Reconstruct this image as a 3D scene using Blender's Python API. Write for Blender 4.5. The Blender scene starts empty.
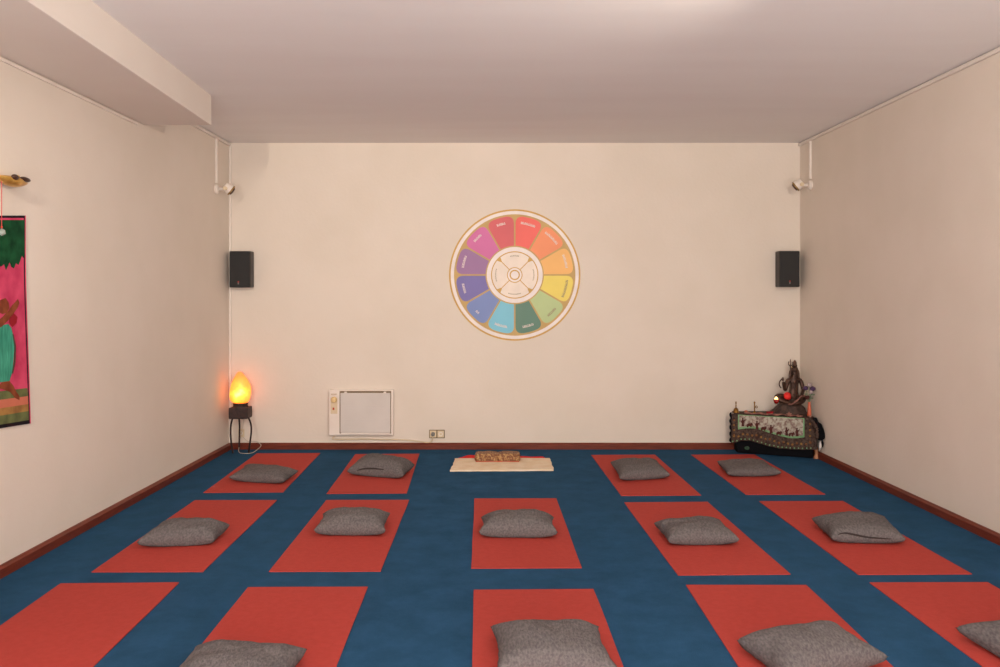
import bpy, bmesh, math, random
from mathutils import Vector, noise
random.seed(7)
C = bpy.context.scene.collection
PI = math.pi

# ---------------------------------------------------------------- camera model (level camera, lens shifted)
F, VX, VY, H = 880.0, 497.0, 297.0, 1.51
YB = 8.74                      # back wall
ZC = 3.04                      # ceiling
def at(px, py, Y):             # photo position at a known distance
    return Vector(((px-VX)/F*Y, Y, H-(py-VY)/F*Y))
def flat(px, py, z=0.0):       # photo position on a level surface
    Y = F*(H-z)/(py-VY)
    return Vector(((px-VX)/F*Y, Y, z))
def xl(y): return -2.66-0.006*(YB-y)      # left wall
def xr(y): return 3.01+0.020*(YB-y)       # right wall

# ---------------------------------------------------------------- materials
def srgb(c):
    return tuple(((v/255)/12.92 if v/255 <= .04045 else ((v/255+.055)/1.055)**2.4) for v in c)+(1,)
def mat(name, col, rough=.6, metal=0, bump=0, bscale=60, col2=None, cscale=8, detail=3, spec=.5, stretch=None, lo=.35, hi=.65, sheen=0):
    m = bpy.data.materials.new(name); m.use_nodes = True
    nt = m.node_tree; b = nt.nodes['Principled BSDF']
    b.inputs['Base Color'].default_value = srgb(col)
    b.inputs['Roughness'].default_value = rough; b.inputs['Metallic'].default_value = metal
    b.inputs['Specular IOR Level'].default_value = spec
    if sheen:
        b.inputs['Sheen Weight'].default_value = sheen
    tc = nt.nodes.new('ShaderNodeTexCoord'); src = tc.outputs['Object']
    if stretch:
        mp = nt.nodes.new('ShaderNodeMapping'); mp.inputs['Scale'].default_value = stretch
        nt.links.new(src, mp.inputs['Vector']); src = mp.outputs['Vector']
    n = nt.nodes.new('ShaderNodeTexNoise'); n.inputs['Scale'].default_value = cscale; n.inputs['Detail'].default_value = detail
    nt.links.new(src, n.inputs['Vector'])
    r = nt.nodes.new('ShaderNodeValToRGB')
    r.color_ramp.elements[0].position = lo; r.color_ramp.elements[1].position = hi
    r.color_ramp.elements[0].color = srgb(col2 if col2 else tuple(v*.96 for v in col)); r.color_ramp.elements[1].color = srgb(col)
    nt.links.new(n.outputs['Fac'], r.inputs['Fac']); nt.links.new(r.outputs['Color'], b.inputs['Base Color'])
    if bump:
        n2 = nt.nodes.new('ShaderNodeTexNoise'); n2.inputs['Scale'].default_value = bscale; n2.inputs['Detail'].default_value = 4
        nt.links.new(src, n2.inputs['Vector'])
        bp = nt.nodes.new('ShaderNodeBump'); bp.inputs['Strength'].default_value = bump; bp.inputs['Distance'].default_value = .01
        nt.links.new(n2.outputs['Fac'], bp.inputs['Height']); nt.links.new(bp.outputs['Normal'], b.inputs['Normal'])
    return m
M = {}
M['wall'] = mat('wall_paint', (226,215,203), .85, bump=.12, bscale=35, col2=(222,211,198), cscale=2, spec=.2)
M['ceil'] = mat('ceiling_paint', (240,237,235), .9, col2=(237,233,231), cscale=.9, detail=3, spec=.15, stretch=(.5,2.5,1), bump=.05, bscale=10)
M['beam'] = mat('beam_paint', (228,219,210), .85, col2=(225,215,206), cscale=1.5, detail=2, spec=.2)
M['carpet'] = mat('carpet', (50,92,128), .97, bump=.7, bscale=260, col2=(40,76,104), cscale=4.5, detail=9, spec=.05, lo=.3, hi=.7)
M['carpet'].node_tree.nodes['Noise Texture'].inputs['Roughness'].default_value=.72
M['wood'] = mat('baseboard_wood', (118,50,30), .45, col2=(98,38,22), cscale=3, detail=6, stretch=(3,3,30), spec=.3)
M['mat_red'] = mat('yoga_mat_foam', (184,70,62), .82, bump=.35, bscale=300, col2=(178,66,58), cscale=30, spec=.15)
M['cush'] = mat('cushion_wool', (118,112,111), .98, bump=.6, bscale=170, col2=(94,89,90), cscale=100, detail=5, spec=.05, stretch=(1,.45,1), lo=.35, hi=.65)
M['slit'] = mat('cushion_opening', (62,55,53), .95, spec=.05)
M['speaker'] = mat('speaker_case', (20,18,18), .6, bump=.3, bscale=200)
M['speaker_side'] = mat('speaker_side', (54,48,46), .5)
M['red'] = mat('red_badge', (190,40,36), .5)
M['badge'] = mat('grey_badge', (120,116,110), .4)
M['white'] = mat('white_plastic', (232,222,212), .5, col2=(228,216,206))
M['cream'] = mat('cream_plastic', (222,202,168), .5)
M['dial'] = mat('dial_plastic', (226,196,140), .45)
M['heatpanel'] = mat('heater_panel', (211,204,198), .5, cscale=3)
M['gap'] = mat('heater_gap', (120,98,66), .6)
M['marks'] = mat('printed_marks', (176,148,110), .6)
M['lens'] = mat('spotlight_glass', (84,58,46), .2)
M['glassy'] = mat('spotlight_rim', (150,120,70), .35, metal=.4)
M['iron'] = mat('wrought_iron', (40,26,24), .55, metal=.4, bump=.3)
M['ironbox'] = mat('dark_carved_wood', (58,34,30), .6, bump=.8, bscale=50, col2=(34,22,22), cscale=30)
M['clear'] = mat('clear_cable', (196,184,168), .3)
M['bronze'] = mat('dark_bronze', (92,64,50), .42, metal=.45, bump=.5, bscale=60, col2=(52,34,28), cscale=25, detail=5)
M['rock'] = mat('carved_rock', (84,62,52), .7, bump=1, bscale=40, col2=(48,34,30), cscale=22, detail=6)
M['brass'] = mat('brass', (176,132,62), .3, metal=.8, col2=(120,84,40), cscale=30)
M['gold'] = mat('gilt', (222,178,96), .3, metal=.6, col2=(196,146,62), cscale=20)
M['umber'] = mat('dark_inlay', (64,36,24), .4)
M['peach'] = mat('peach_scarf', (168,116,100), .85, col2=(110,70,62), cscale=18, bump=.4)
M['black'] = mat('black_cloth', (16,16,20), .9, bump=.5, bscale=30, spec=.1)
M['greendot'] = mat('glint_green', (60,100,62), .8, col2=(30,50,46), cscale=40)
M['leg'] = mat('pale_wood', (176,122,88), .6)
M['flower_red'] = mat('red_petals', (226,40,34), .6, bump=1, bscale=80)
M['purple'] = mat('purple_petals', (78,52,92), .7, bump=1, bscale=80)
M['lilac'] = mat('pale_petals', (190,170,172), .7, bump=1, bscale=80)
M['stem'] = mat('dusty_green_stem', (110,122,96), .7)
M['vase'] = mat('orange_vase', (214,104,72), .4)
M['redglass'] = mat('red_glass', (150,20,14), .15)
M['towel'] = mat('cream_cloth', (240,222,198), .92, bump=.5, bscale=40, col2=(232,208,176), cscale=9, detail=5, spec=.1)
M['redcloth'] = mat('red_cloth', (222,30,28), .8, bump=.3, spec=.2)
M['orangetrim'] = mat('orange_edge', (186,74,40), .8)
M['brocade'] = mat('gold_brocade', (208,170,112), .6, bump=1, bscale=60, col2=(118,70,42), cscale=60, detail=7, lo=.45, hi=.75)
M['borderb'] = mat('brown_border_cloth', (92,76,68), .9, bump=.3, bscale=60, col2=(58,44,40), cscale=50, spec=.1)
M['panelc'] = mat('pale_printed_cloth', (182,178,164), .9, col2=(128,104,98), cscale=38, detail=4, spec=.1, lo=.36, hi=.58)
M['green'] = mat('green_piping', (120,168,112), .85, spec=.1, col2=(140,180,140), cscale=50)
M['maroon'] = mat('maroon_print', (84,46,44), .9, spec=.1)
M['ochre'] = mat('ochre_print', (150,116,62), .9, spec=.1, col2=(110,60,44), cscale=40)
M['bat_pink'] = mat('batik_pink', (214,80,112), .9, col2=(184,56,90), cscale=7, detail=5, spec=.1, bump=.2)
M['bat_black'] = mat('batik_black_edge', (34,28,34), .9, spec=.1)
M['bat_green'] = mat('batik_leaves', (30,84,50), .9, col2=(18,58,36), cscale=14, detail=5, spec=.1)
M['bat_teal'] = mat('batik_turquoise', (78,168,140), .9, col2=(50,128,106), cscale=9, spec=.1, stretch=(1,6,1))
M['bat_skin'] = mat('batik_brown', (142,76,48), .9, col2=(116,56,38), cscale=18, spec=.1)
M['bat_red'] = mat('batik_red', (150,34,44), .9, spec=.1)
M['bat_stripe1'] = mat('batik_ochre_ground', (172,130,74), .9, col2=(140,100,60), cscale=14, spec=.1)
M['bat_stripe2'] = mat('batik_green_ground', (112,118,74), .9, col2=(90,96,62), cscale=14, spec=.1)
M['bat_stripe3'] = mat('batik_rose_ground', (200,116,92), .9, spec=.1)
M['dgold'] = mat('wheel_gold', (200,166,104), .5, spec=.3)
M['lgold'] = mat('wheel_gold_line', (206,164,84), .45, spec=.3)
M['wwhite'] = mat('wheel_white', (240,230,226), .5)
M['wcream'] = mat('wheel_petal', (240,226,212), .5)
M['inkw'] = mat('white_lettering', (240,226,220), .5)
M['inkg'] = mat('grey_lettering', (160,142,110), .5)
def emis(name, c1, c2, st, scale=9):
    m = bpy.data.materials.new(name); m.use_nodes = True; nt = m.node_tree; b = nt.nodes['Principled BSDF']
    tc = nt.nodes.new('ShaderNodeTexCoord'); n = nt.nodes.new('ShaderNodeTexNoise'); n.inputs['Scale'].default_value = scale; n.inputs['Detail'].default_value = 4
    nt.links.new(tc.outputs['Object'], n.inputs['Vector'])
    r = nt.nodes.new('ShaderNodeValToRGB'); r.color_ramp.elements[0].position=.3; r.color_ramp.elements[1].position=.7
    r.color_ramp.elements[0].color = c1; r.color_ramp.elements[1].color = c2
    nt.links.new(n.outputs['Fac'], r.inputs['Fac']); nt.links.new(r.outputs['Color'], b.inputs['Emission Color'])
    b.inputs['Base Color'].default_value = (.8,.3,.1,1); b.inputs['Emission Strength'].default_value = st; b.inputs['Roughness'].default_value=.4
    return m
M['flame'] = emis('candle_flame', (1,.50,.12,1), (1,.72,.35,1), 3.5)
# salt rock: glows from the bulb inside it, hottest round the bulb and redder where the rock is thick
def salt_mat():
    m = bpy.data.materials.new('glowing_salt'); m.use_nodes = True; nt = m.node_tree; b = nt.nodes['Principled BSDF']
    tc = nt.nodes.new('ShaderNodeTexCoord')
    vm = nt.nodes.new('ShaderNodeVectorMath'); vm.operation = 'DISTANCE'; vm.inputs[1].default_value = (.015,-.09,.095)
    nt.links.new(tc.outputs['Object'], vm.inputs[0])
    n = nt.nodes.new('ShaderNodeTexNoise'); n.inputs['Scale'].default_value = 13; n.inputs['Detail'].default_value = 4
    nt.links.new(tc.outputs['Object'], n.inputs['Vector'])
    ma = nt.nodes.new('ShaderNodeMath'); ma.operation='MULTIPLY_ADD'; ma.inputs[1].default_value=.16; nt.links.new(n.outputs['Fac'], ma.inputs[0]); nt.links.new(vm.outputs['Value'], ma.inputs[2])
    r = nt.nodes.new('ShaderNodeValToRGB'); e = r.color_ramp.elements
    e[0].position=.085; e[0].color=(1,.72,.22,1); e[1].position=.40; e[1].color=(.62,.05,.004,1)
    k = e.new(.13); k.color=(1,.42,.02,1)
    k = e.new(.19); k.color=(1,.22,.008,1)
    k = e.new(.27); k.color=(.8,.11,.006,1)
    nt.links.new(ma.outputs[0], r.inputs['Fac']); nt.links.new(r.outputs['Color'], b.inputs['Emission Color'])
    b.inputs['Base Color'].default_value=(.75,.3,.12,1); b.inputs['Emission Strength'].default_value=1.85; b.inputs['Roughness'].default_value=.45
    return m
M['salt'] = salt_mat()

# ---------------------------------------------------------------- mesh helpers
def link(name, bm, m, parent=None, loc=None, smooth=False, sub=0, bevel=0, shear=True):
    me = bpy.data.meshes.new(name); bmesh.ops.recalc_face_normals(bm, faces=bm.faces); 
    if smooth:
        for f in bm.faces: f.smooth = True
    bm.to_mesh(me); bm.free()
    if m: me.materials.append(M[m] if isinstance(m, str) else m)
    o = bpy.data.objects.new(name, me); C.objects.link(o)
    if parent: o.parent = parent
    if loc is not None: o.location = loc
    if bevel:
        b = o.modifiers.new('bevel','BEVEL'); b.width = bevel; b.segments = 3; b.limit_method = 'ANGLE'
    if sub:
        s = o.modifiers.new('sub','SUBSURF'); s.levels = sub; s.render_levels = sub
    return o
def thing(name, label, cat, loc=(0,0,0), rz=0, group=None):
    o = bpy.data.objects.new(name, None); C.objects.link(o); o.location = loc; o.rotation_euler.z = rz; o.empty_display_size=.1
    return tag(o, label, cat, group)
def tag(o, label, cat, group=None):
    o['label'] = label; o['category'] = cat
    if group: o['group'] = group
    return o
def struct(o): o['kind'] = 'structure'; return o
def box(bm, x0,x1,y0,y1,z0,z1):
    v = [bm.verts.new((x,y,z)) for x in (x0,x1) for y in (y0,y1) for z in (z0,z1)]
    for f in ((0,1,3,2),(4,6,7,5),(0,4,5,1),(2,3,7,6),(0,2,6,4),(1,5,7,3)): bm.faces.new([v[i] for i in f])
def bx(*a): bm = bmesh.new(); box(bm,*a); return bm
def hexa(bm, bot, top):        # prism from two matching point loops
    a = [bm.verts.new(p) for p in bot]; b = [bm.verts.new(p) for p in top]; n = len(a)
    bm.faces.new(a); bm.faces.new(b[::-1])
    for i in range(n): bm.faces.new((a[i], a[(i+1)%n], b[(i+1)%n], b[i]))
def prism(pts, off):           # 3-D outline given thickness along vector off
    bm = bmesh.new(); off = Vector(off); hexa(bm, pts, [Vector(p)+off for p in pts]); return bm
def tube(bm, pts, r, n=10, closed=False):
    pts = [Vector(p) for p in pts]; R = r if isinstance(r,(list,tuple)) else [r]*len(pts); rings = []; up = None; L = len(pts)
    for i,p in enumerate(pts):
        if closed: d = pts[(i+1)%L]-pts[i-1]
        else: d = pts[min(i+1,L-1)]-pts[max(i-1,0)]
        d.normalize()
        if up is None: up = d.orthogonal().normalized()
        else: up = (up-d*up.dot(d)); up = up.normalized() if up.length>1e-6 else d.orthogonal().normalized()
        s = d.cross(up)
        rings.append([bm.verts.new(p+(up*math.cos(2*PI*k/n)+s*math.sin(2*PI*k/n))*R[i]) for k in range(n)])
    for i in range(L if closed else L-1):
        a, b = rings[i], rings[(i+1)%L]
        for k in range(n): bm.faces.new((a[k],a[(k+1)%n],b[(k+1)%n],b[k]))
    if not closed: bm.faces.new(rings[0][::-1]); bm.faces.new(rings[-1])
def tb(pts, r, n=10, closed=False): bm = bmesh.new(); tube(bm,pts,r,n,closed); return bm
def spline(pts, k=8):
    pts = [Vector(p) for p in pts]; P = [pts[0]]+pts+[pts[-1]]; out = []
    for i in range(1,len(P)-2):
        for j in range(k):
            t=j/k; a,b,c,d = P[i-1],P[i],P[i+1],P[i+2]
            out.append(.5*((2*b)+(c-a)*t+(2*a-5*b+4*c-d)*t*t+(3*b-a-3*c+d)*t**3))
    return out+[pts[-1]]
def lathe(bm, prof, n=24, c=(0,0,0), axis='z'):
    rings=[]; c = Vector(c)
    for r,z in prof:
        ring=[]
        for k in range(n):
            a=2*PI*k/n; x,y=max(r,1e-4)*math.cos(a),max(r,1e-4)*math.sin(a)
            ring.append(bm.verts.new(c+(Vector((x,y,z)) if axis=='z' else Vector((x,-z,y)))))
        rings.append(ring)
    for a,b in zip(rings,rings[1:]):
        for k in range(n): bm.faces.new((a[k],a[(k+1)%n],b[(k+1)%n],b[k]))
    bm.faces.new(rings[0][::-1]); bm.faces.new(rings[-1])
def lt(prof, n=24, c=(0,0,0), axis='z'): bm = bmesh.new(); lathe(bm,prof,n,c,axis); return bm
def blob(bm, c, r, seed=0, amp=0, fr=20, u=16, v=10, rot=None):
    c=Vector(c); r=Vector(r if hasattr(r,'__len__') else (r,r,r)); s = bmesh.ops.create_uvsphere(bm,u_segments=u,v_segments=v,radius=1)
    for w in s['verts']:
        d = w.co.copy(); k = 1+amp*noise.noise(d*fr*.1+Vector((seed*3.1,seed,0)))
        p = Vector((d.x*r.x,d.y*r.y,d.z*r.z))*k
        if rot: p.rotate(rot)
        w.co = c+p
def bl(c, r, **k): bm=bmesh.new(); blob(bm,c,r,**k); return bm

# ---------------------------------------------------------------- room
Y0 = -1.6
W = .15
struct(link('floor', bx(xl(Y0)-W, xr(Y0)+W, Y0-W, YB+W, -.1, 0), 'carpet'))
struct(link('ceiling', bx(xl(Y0)-W, xr(Y0)+W, Y0-W, YB+W, ZC, ZC+.1), 'ceil'))
struct(link('wall_back', bx(xl(YB)-W, xr(YB)+W, YB, YB+W, 0, ZC), 'wall'))
struct(link('wall_front', bx(xl(Y0)-W, xr(Y0)+W, Y0-W, Y0, 0, ZC), 'wall'))
def sidewall(name, fx, s):
    bm = bmesh.new(); a,b = fx(Y0),fx(YB)
    p = [(a,Y0,0),(b,YB,0),(b+s*W,YB,0),(a+s*W,Y0,0)]
    hexa(bm, p, [(x,y,ZC) for x,y,z in p]); return struct(link(name,bm,'wall'))
sidewall('wall_left', xl, -1); sidewall('wall_right', xr, 1)
# baseboards with a small moulded top
bh, bt = .063, .027
prof = [(0,0),(bt,0),(bt,bh-.014),(bt*.55,bh-.006),(bt*.4,bh),(0,bh)]
def run(name, p0, p1, inward, m, prof):
    inward = Vector(inward); bm = bmesh.new()
    hexa(bm, [Vector(p0)+inward*a+Vector((0,0,b)) for a,b in prof], [Vector(p1)+inward*a+Vector((0,0,b)) for a,b in prof])
    return struct(link(name,bm,m))
run('baseboard_back', (xl(YB),YB,0), (xr(YB),YB,0), (0,-1,0), 'wood', prof)
run('baseboard_left', (xl(Y0),Y0,0), (xl(YB),YB,0), (1,0,0), 'wood', prof)
run('baseboard_right', (xr(Y0),Y0,0), (xr(YB),YB,0), (-1,0,0), 'wood', prof)
# slim cable trims along the top of the side walls
tp = [(0,0),(.02,0),(.022,.012),(.02,.026),(0,.026)]
run('trim_1', (xr(Y0),Y0,ZC-.034), (xr(YB),YB,ZC-.034), (-1,0,0), 'beam', tp)
run('trim_2', (xl(6.7),6.7,ZC-.034), (xl(YB),YB,ZC-.034), (1,0,0), 'beam', tp)
BZ = 2.812                     # underside of the beam
run('trim_3', (xl(Y0),Y0,BZ-.026), (xl(6.52),6.52,BZ-.026), (1,0,0), 'white', [(a_*.6,b_*.6) for a_,b_ in tp])
# corner strip beside the back left corner
bm = bx(xl(8.7)+.001, xl(8.7)+.026, YB-.016, YB, bh, ZC); struct(link('trim_4', bm, 'beam', bevel=.004))
# boxed beam under the ceiling along the left wall
bm = bmesh.new()
p = [(xl(Y0)-.02,Y0,BZ),(-1.87,Y0,BZ),(-2.165,6.67,BZ),(xl(6.67)-.02,6.67,BZ)]
hexa(bm, p, [(x,y,ZC) for x,y,z in p]); struct(link('ceiling_beam', bm, 'beam', bevel=.004))

# ---------------------------------------------------------------- colour wheel painted panel on the back wall
wc = at(514.7,275,YB); K = YB/F
t = thing('color_wheel_sign', 'large round colour wheel with twelve coloured segments on the back wall', 'wall wheel', (wc.x, YB, wc.z))
def ring2(r0, r1, y0, y1, n=96):
    bm = bmesh.new(); L=[]
    for k in range(n):
        a=2*PI*k/n; c,s=math.cos(a),math.sin(a)
        L.append([bm.verts.new((c*r*K, y, s*r*K)) for r,y in ((r0,y0),(r1,y0),(r1,y1),(r0,y1))])
    for k in range(n):
        a,b=L[k],L[(k+1)%n]
        for j in range(4): bm.faces.new((a[j],a[(j+1)%4],b[(j+1)%4],b[j]))
    return bm
link('disc', lt([(0.0,0.0005),(65.7*K,.0005),(65.7*K,.004),(0,.004)], 96, axis='y'), 'lgold', t)
link('white_ring', ring2(60.7,64.0,-.004,-.0052), 'wwhite', t)
link('gold_band', ring2(28.2,60.7,-.004,-.0050), 'dgold', t)
link('inner_disc', lt([(0,.004),(28.0*K,.004),(28.0*K,.0054),(0,.0054)], 72, axis='y'), 'wwhite', t)
link('inner_ring', ring2(22.6,23.7,-.0054,-.0062), 'lgold', t)
link('inner_ring', ring2(6.9,7.8,-.0054,-.0070), 'lgold', t)
link('inner_ring', ring2(3.9,5.2,-.0054,-.0070), 'lgold', t)
def sector(a0, a1, r0, r1, gap, rc, y0, y1, rc_in=0.0):   # clockwise degrees from 12; px radii; rounded outer corners
    am=(a0+a1)/2; half=math.radians((a1-a0)/2); pts=[]
    # local frame: v along the middle direction, u across; edges offset by gap
    def edge_u(v): return v*math.tan(half)-gap/math.cos(half)
    # find the outer arc angle limit where it meets the edge
    def ang_lim(r):
        lo,hi=0,half
        for _ in range(40):
            m=(lo+hi)/2
            if r*math.sin(m) < edge_u(r*math.cos(m)): lo=m
            else: hi=m
        return lo
    ai, ao = ang_lim(r0), ang_lim(r1)
    inner=[(r0*math.sin(-ai+2*ai*i/8), r0*math.cos(-ai+2*ai*i/8)) for i in range(9)]
    # rounded outer right corner: quadratic curve from edge to arc
    def corner(sgn):
        av = ao-rc/r1; v0=(r1*math.cos(ao)-rc*math.cos(half))
        p0=(edge_u(v0), v0); p1=(r1*math.sin(ao), r1*math.cos(ao)); p2=(r1*math.sin(av), r1*math.cos(av)); q=[]
        for i in range(9):
            s=i/8; q.append((sgn*((1-s)**2*p0[0]+2*s*(1-s)*p1[0]+s*s*p2[0]), (1-s)**2*p0[1]+2*s*(1-s)*p1[1]+s*s*p2[1]))
        return q, av
    cr, av = corner(1); cl,_ = corner(-1)
    arc=[(r1*math.sin(av-2*av*i/12), r1*math.cos(av-2*av*i/12)) for i in range(1,12)]
    loop = inner + cr + arc + cl[::-1]
    ca, sa = math.cos(math.radians(am)), math.sin(math.radians(am)); out=[]
    for u,v in loop: out.append(Vector(((u*ca+v*sa)*K, y0, (v*ca-u*sa)*K)))
    return prism(out, (0,y1-y0,0))
def lettering(am, r, length, h, ink, flip):
    # a word too small to read in the photograph: a row of letter-like strokes along the arc
    bm = bmesh.new(); rr = random.Random(int(am*7)); n = max(3,int(length/1.25)); step = length/n
    for i in range(n):
        for part in range(2):
            u0 = -length/2+i*step+ part*step*.42; w = step*.32; hh = h*(1 if part==0 else rr.choice([.45,.7,1]))
            pts=[]
            for (u,v) in ((u0,0),(u0+w,0),(u0+w,hh),(u0,hh)):
                vv = (v-h/2); rad = r+vv if not flip else r-vv; uu = u if not flip else -u
                a = math.radians(am)+uu/r
                pts.append(Vector((math.sin(a)*rad*K, -.0072, math.cos(a)*rad*K)))
            hexa(bm, pts, [p+Vector((0,-.0008,0)) for p in pts])
        # cross stroke joins the two stems
        vv = rr.choice([-.35,0,.35])*h; pts=[]
        for (u,v) in ((-length/2+i*step,vv-h*.1),(-length/2+i*step+step*.6,vv-h*.1),(-length/2+i*step+step*.6,vv+h*.1),(-length/2+i*step,vv+h*.1)):
            uu = u if not flip else -u; a = math.radians(am)+uu/r
            pts.append(Vector((math.sin(a)*(r+v)*K, -.0072, math.cos(a)*(r+v)*K)))
        hexa(bm, pts, [p+Vector((0,-.0008,0)) for p in pts])
    return bm
cols = [('red',(238,86,76),15,'w'),('orange',(242,136,84),17,'w'),('amber',(240,176,90),14,'w'),('yellow',(236,212,84),18,'g'),
        ('light green',(176,198,132),11,'g'),('dark green',(74,118,98),11.5,'w'),('light blue',(108,190,216),13,'w'),('blue',(104,126,188),4,'w'),
        ('indigo',(104,94,166),10,'w'),('purple',(146,100,152),12.5,'w'),('magenta',(206,92,156),10,'w'),('crimson',(210,78,84),9,'w')]
for i,(nm,c,ln,ink) in enumerate(cols):
    c = tuple(v+(255-v)*.14 for v in c); m = mat('wheel_'+nm.replace(' ','_'), c, .5, cscale=3, col2=tuple(min(255,v*.97) for v in c), spec=.3)
    s = link('segment', sector(i*30,(i+1)*30,29.2,58.8,.8,7.5,-.0050,-.0068), m, t); s['label'] = nm+' wheel segment'
    w = link('lettering', lettering(i*30+15, 52.4, ln, 2.4, ink, 3<=i<=8), 'ink'+ink, s)
for i in range(4):
    s = link('petal', sector(-45+i*90,45+i*90,7.9,22.2,.55,5.5,-.0054,-.0066), 'wcream', t); 
    link('lettering', lettering(i*90, 19.2, (9,12,13,13)[i], 1.1, 'g', i==2), 'inkg', s)
# gold spokes between petals come from a gold cross under them
for a in (45,135,225,315):
    bm = bmesh.new(); ca,sa = math.cos(math.radians(a)), math.sin(math.radians(a)); pts=[]
    for r,w in ((7.6,.45),(18.5,.45),(22.8,2.6),(22.8,-2.6),(18.5,-.45),(7.6,-.45)):
        pts.append(Vector(((r*ca-w*sa)*K,-.0054,(r*sa+w*ca)*K)))
    hexa(bm, pts, [p+Vector((0,-.0006,0)) for p in pts]); link('spoke', bm, 'lgold', t)
# ---------------------------------------------------------------- speakers
def speaker(x0, x1, y0, y1, side, label):
    Yf = YB-.155; a = at(x0,y0,Yf); b = at(x1,y1,Yf); w=b.x-a.x; h=a.z-b.z
    t = thing('wall_speaker', label, 'speaker', ((a.x+b.x)/2, Yf, b.z), 0, 'small black speakers on the back wall')
    link('cabinet', bx(-w/2,w/2,.012,.135,0,h), 'speaker_side', t, bevel=.008)
    link('grille', bx(-w/2+.004,w/2-.004,0,.016,.004,h-.004), 'speaker', t, bevel=.006)
    link('wall_bracket', bx(-.03,.03,.13,.155,h*.35,h*.65), 'iron', t, bevel=.003)
    bx_ = -.012 if side<0 else .0
    bd = link('badge', bx(bx_-.006,bx_+.006,-.002,.004,.03,.048), 'badge', t)
    link('badge_dot', lt([(0,0),(.007,0),(.007,.003),(0,.003)],14,(bx_,.001,.056),'y'), 'red', t)
speaker(228.9,250.2,251,287.5,-1,'black speaker on the back wall at the left corner, above the glowing salt lamp')
speaker(779.6,800.2,250.8,287,1,'black speaker on the back wall at the right corner, above the altar')

# ---------------------------------------------------------------- wall spotlights with their conduits
def spotlight(fx, s, Yw, zc, label, clabel):
    x = fx(Yw)
    t = thing('wall_spotlight', label, 'spotlight', (x,Yw,zc), 0, 'small white spotlights on the side walls')
    q = -s                                    # inward direction
    link('wall_plate', lt([(0,0),(.045,0),(.05,.012),(.04,.028),(.03,.032),(0,.032)],24), 'white', t).rotation_euler=(0,q*PI/2,0)
    link('arm', tb([(q*.02,0,0),(q*.10,-.0,.0)], .014, 12), 'white', t, smooth=True)
    d = Vector((q*.74,.30,-.60)).normalized(); c0 = Vector((q*.115,0,.012))
    def along(bm_prof, name, m):
        o = link(name, lt([(r0*.74,z0*.74) for r0,z0 in bm_prof],28), m, t, smooth=False, loc=c0); o.rotation_mode='QUATERNION'; o.rotation_quaternion = Vector((0,0,1)).rotation_difference(d); return o
    along([(0,-.045),(.04,-.045),(.058,-.03),(.066,.02),(.066,.05),(0,.05)],'head','white')
    along([(0,.048),(.069,.048),(.071,.06),(.066,.068),(.055,.068),(0,.066)],'rim','glassy')
    along([(0,.062),(.05,.062),(.052,.078),(.04,.086),(0,.09)],'lens','lens')
    link('pivot', lt([(0,0),(.018,0),(.018,.02),(0,.02)],16,(q*.11,-.042,.0),'y'),'cream',t)
    # conduit on the wall above
    top = ZC-.034
    c = link('cable_conduit', bx(-.011,.011,-.013,.013,0,top-(zc+.055)), 'white', bevel=.003, loc=(x+q*.0115,Yw,zc+.055))
    tag(c, clabel, 'conduit', 'white conduits above the spotlights')
spotlight(xl,-1,8.32, at(216,189,8.32).z,'white swivel spotlight on the left wall near the back corner','slim white conduit on the left wall running up to the ceiling')
spotlight(xr, 1,8.44, at(812,185,8.44).z,'white swivel spotlight on the right wall near the back corner','slim white conduit on the right wall running up to the ceiling')

# ---------------------------------------------------------------- electric heater, its cable and the socket
def pw(px,py,off=0):   # on the back wall, standing off by off
    p = at(px,py,YB); p.y = YB-off; return p
a = pw(328.5,389.1); b = pw(393,434.9); w=b.x-a.x; h=a.z-b.z
a.x+=.012; b.x+=.012
t = thing('panel_heater','white electric panel heater mounted low on the back wall','heater',(a.x,YB,b.z))
def lx(px): return pw(px,0).x-a.x+.012
def lz(py): return pw(0,py).z-b.z
link('casing', bx(0,w,-.055,0,0,h), 'white', t, bevel=.01)
link('recess', bx(lx(339.3),lx(390.6),-.0575,-.05,lz(432.6),lz(390.4)), 'gap', t, bevel=.006)
p_ = link('front_panel', bx(lx(340.3),lx(389.9),-.066,-.054,lz(431.8),lz(392.2)), 'heatpanel', t, bevel=.004)
for y_ in (405,419): link('rib', bx(lx(342),lx(388.5),-.0685,-.066,lz(y_)-.004,lz(y_)+.004), 'heatpanel', p_, bevel=.001)
for x_ in (345.5,384.5): link('clip', bx(lx(x_)-.012,lx(x_)+.012,-.072,-.054,lz(392.6),lz(391.0)), 'white', t, bevel=.002)
link('foot_rail', bx(lx(341),lx(389),-.068,-.054,lz(433.4),lz(431.9)), 'white', t, bevel=.002)
cp = link('control_plate', bx(lx(330.5),lx(337.2),-.0575,-.054,lz(413),lz(397)), 'cream', t, bevel=.002)
link('dial', lt([(0,0),(.031,0),(.031,.01),(.024,.024),(0,.026)],24,(lx(333.9),-.0575,lz(399)),'y'), 'dial', t)
link('red_switch', bx(lx(333.4)-.008,lx(333.4)+.008,-.064,-.056,lz(409.2),lz(406.8)), 'orangetrim', t, bevel=.002)
bm = bmesh.new()
for k in range(6): box(bm, lx(331)+k*.0095, lx(331)+k*.0095+.005, -.0562,-.0545, lz(394.6), lz(393.0))
link('lettering', bm, 'marks', t)
a2 = pw(429.2,429.7); b2 = pw(444.8,438.1)
t = thing('wall_socket','double wall socket low on the back wall, right of the heater','socket',((a2.x+b2.x)/2,YB,(a2.z+b2.z)/2))
sw,sh = (b2.x-a2.x)/2,(a2.z-b2.z)/2
link('frame', bx(-sw,sw,-.008,0,-sh,sh),'gap',t,bevel=.004)
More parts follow.
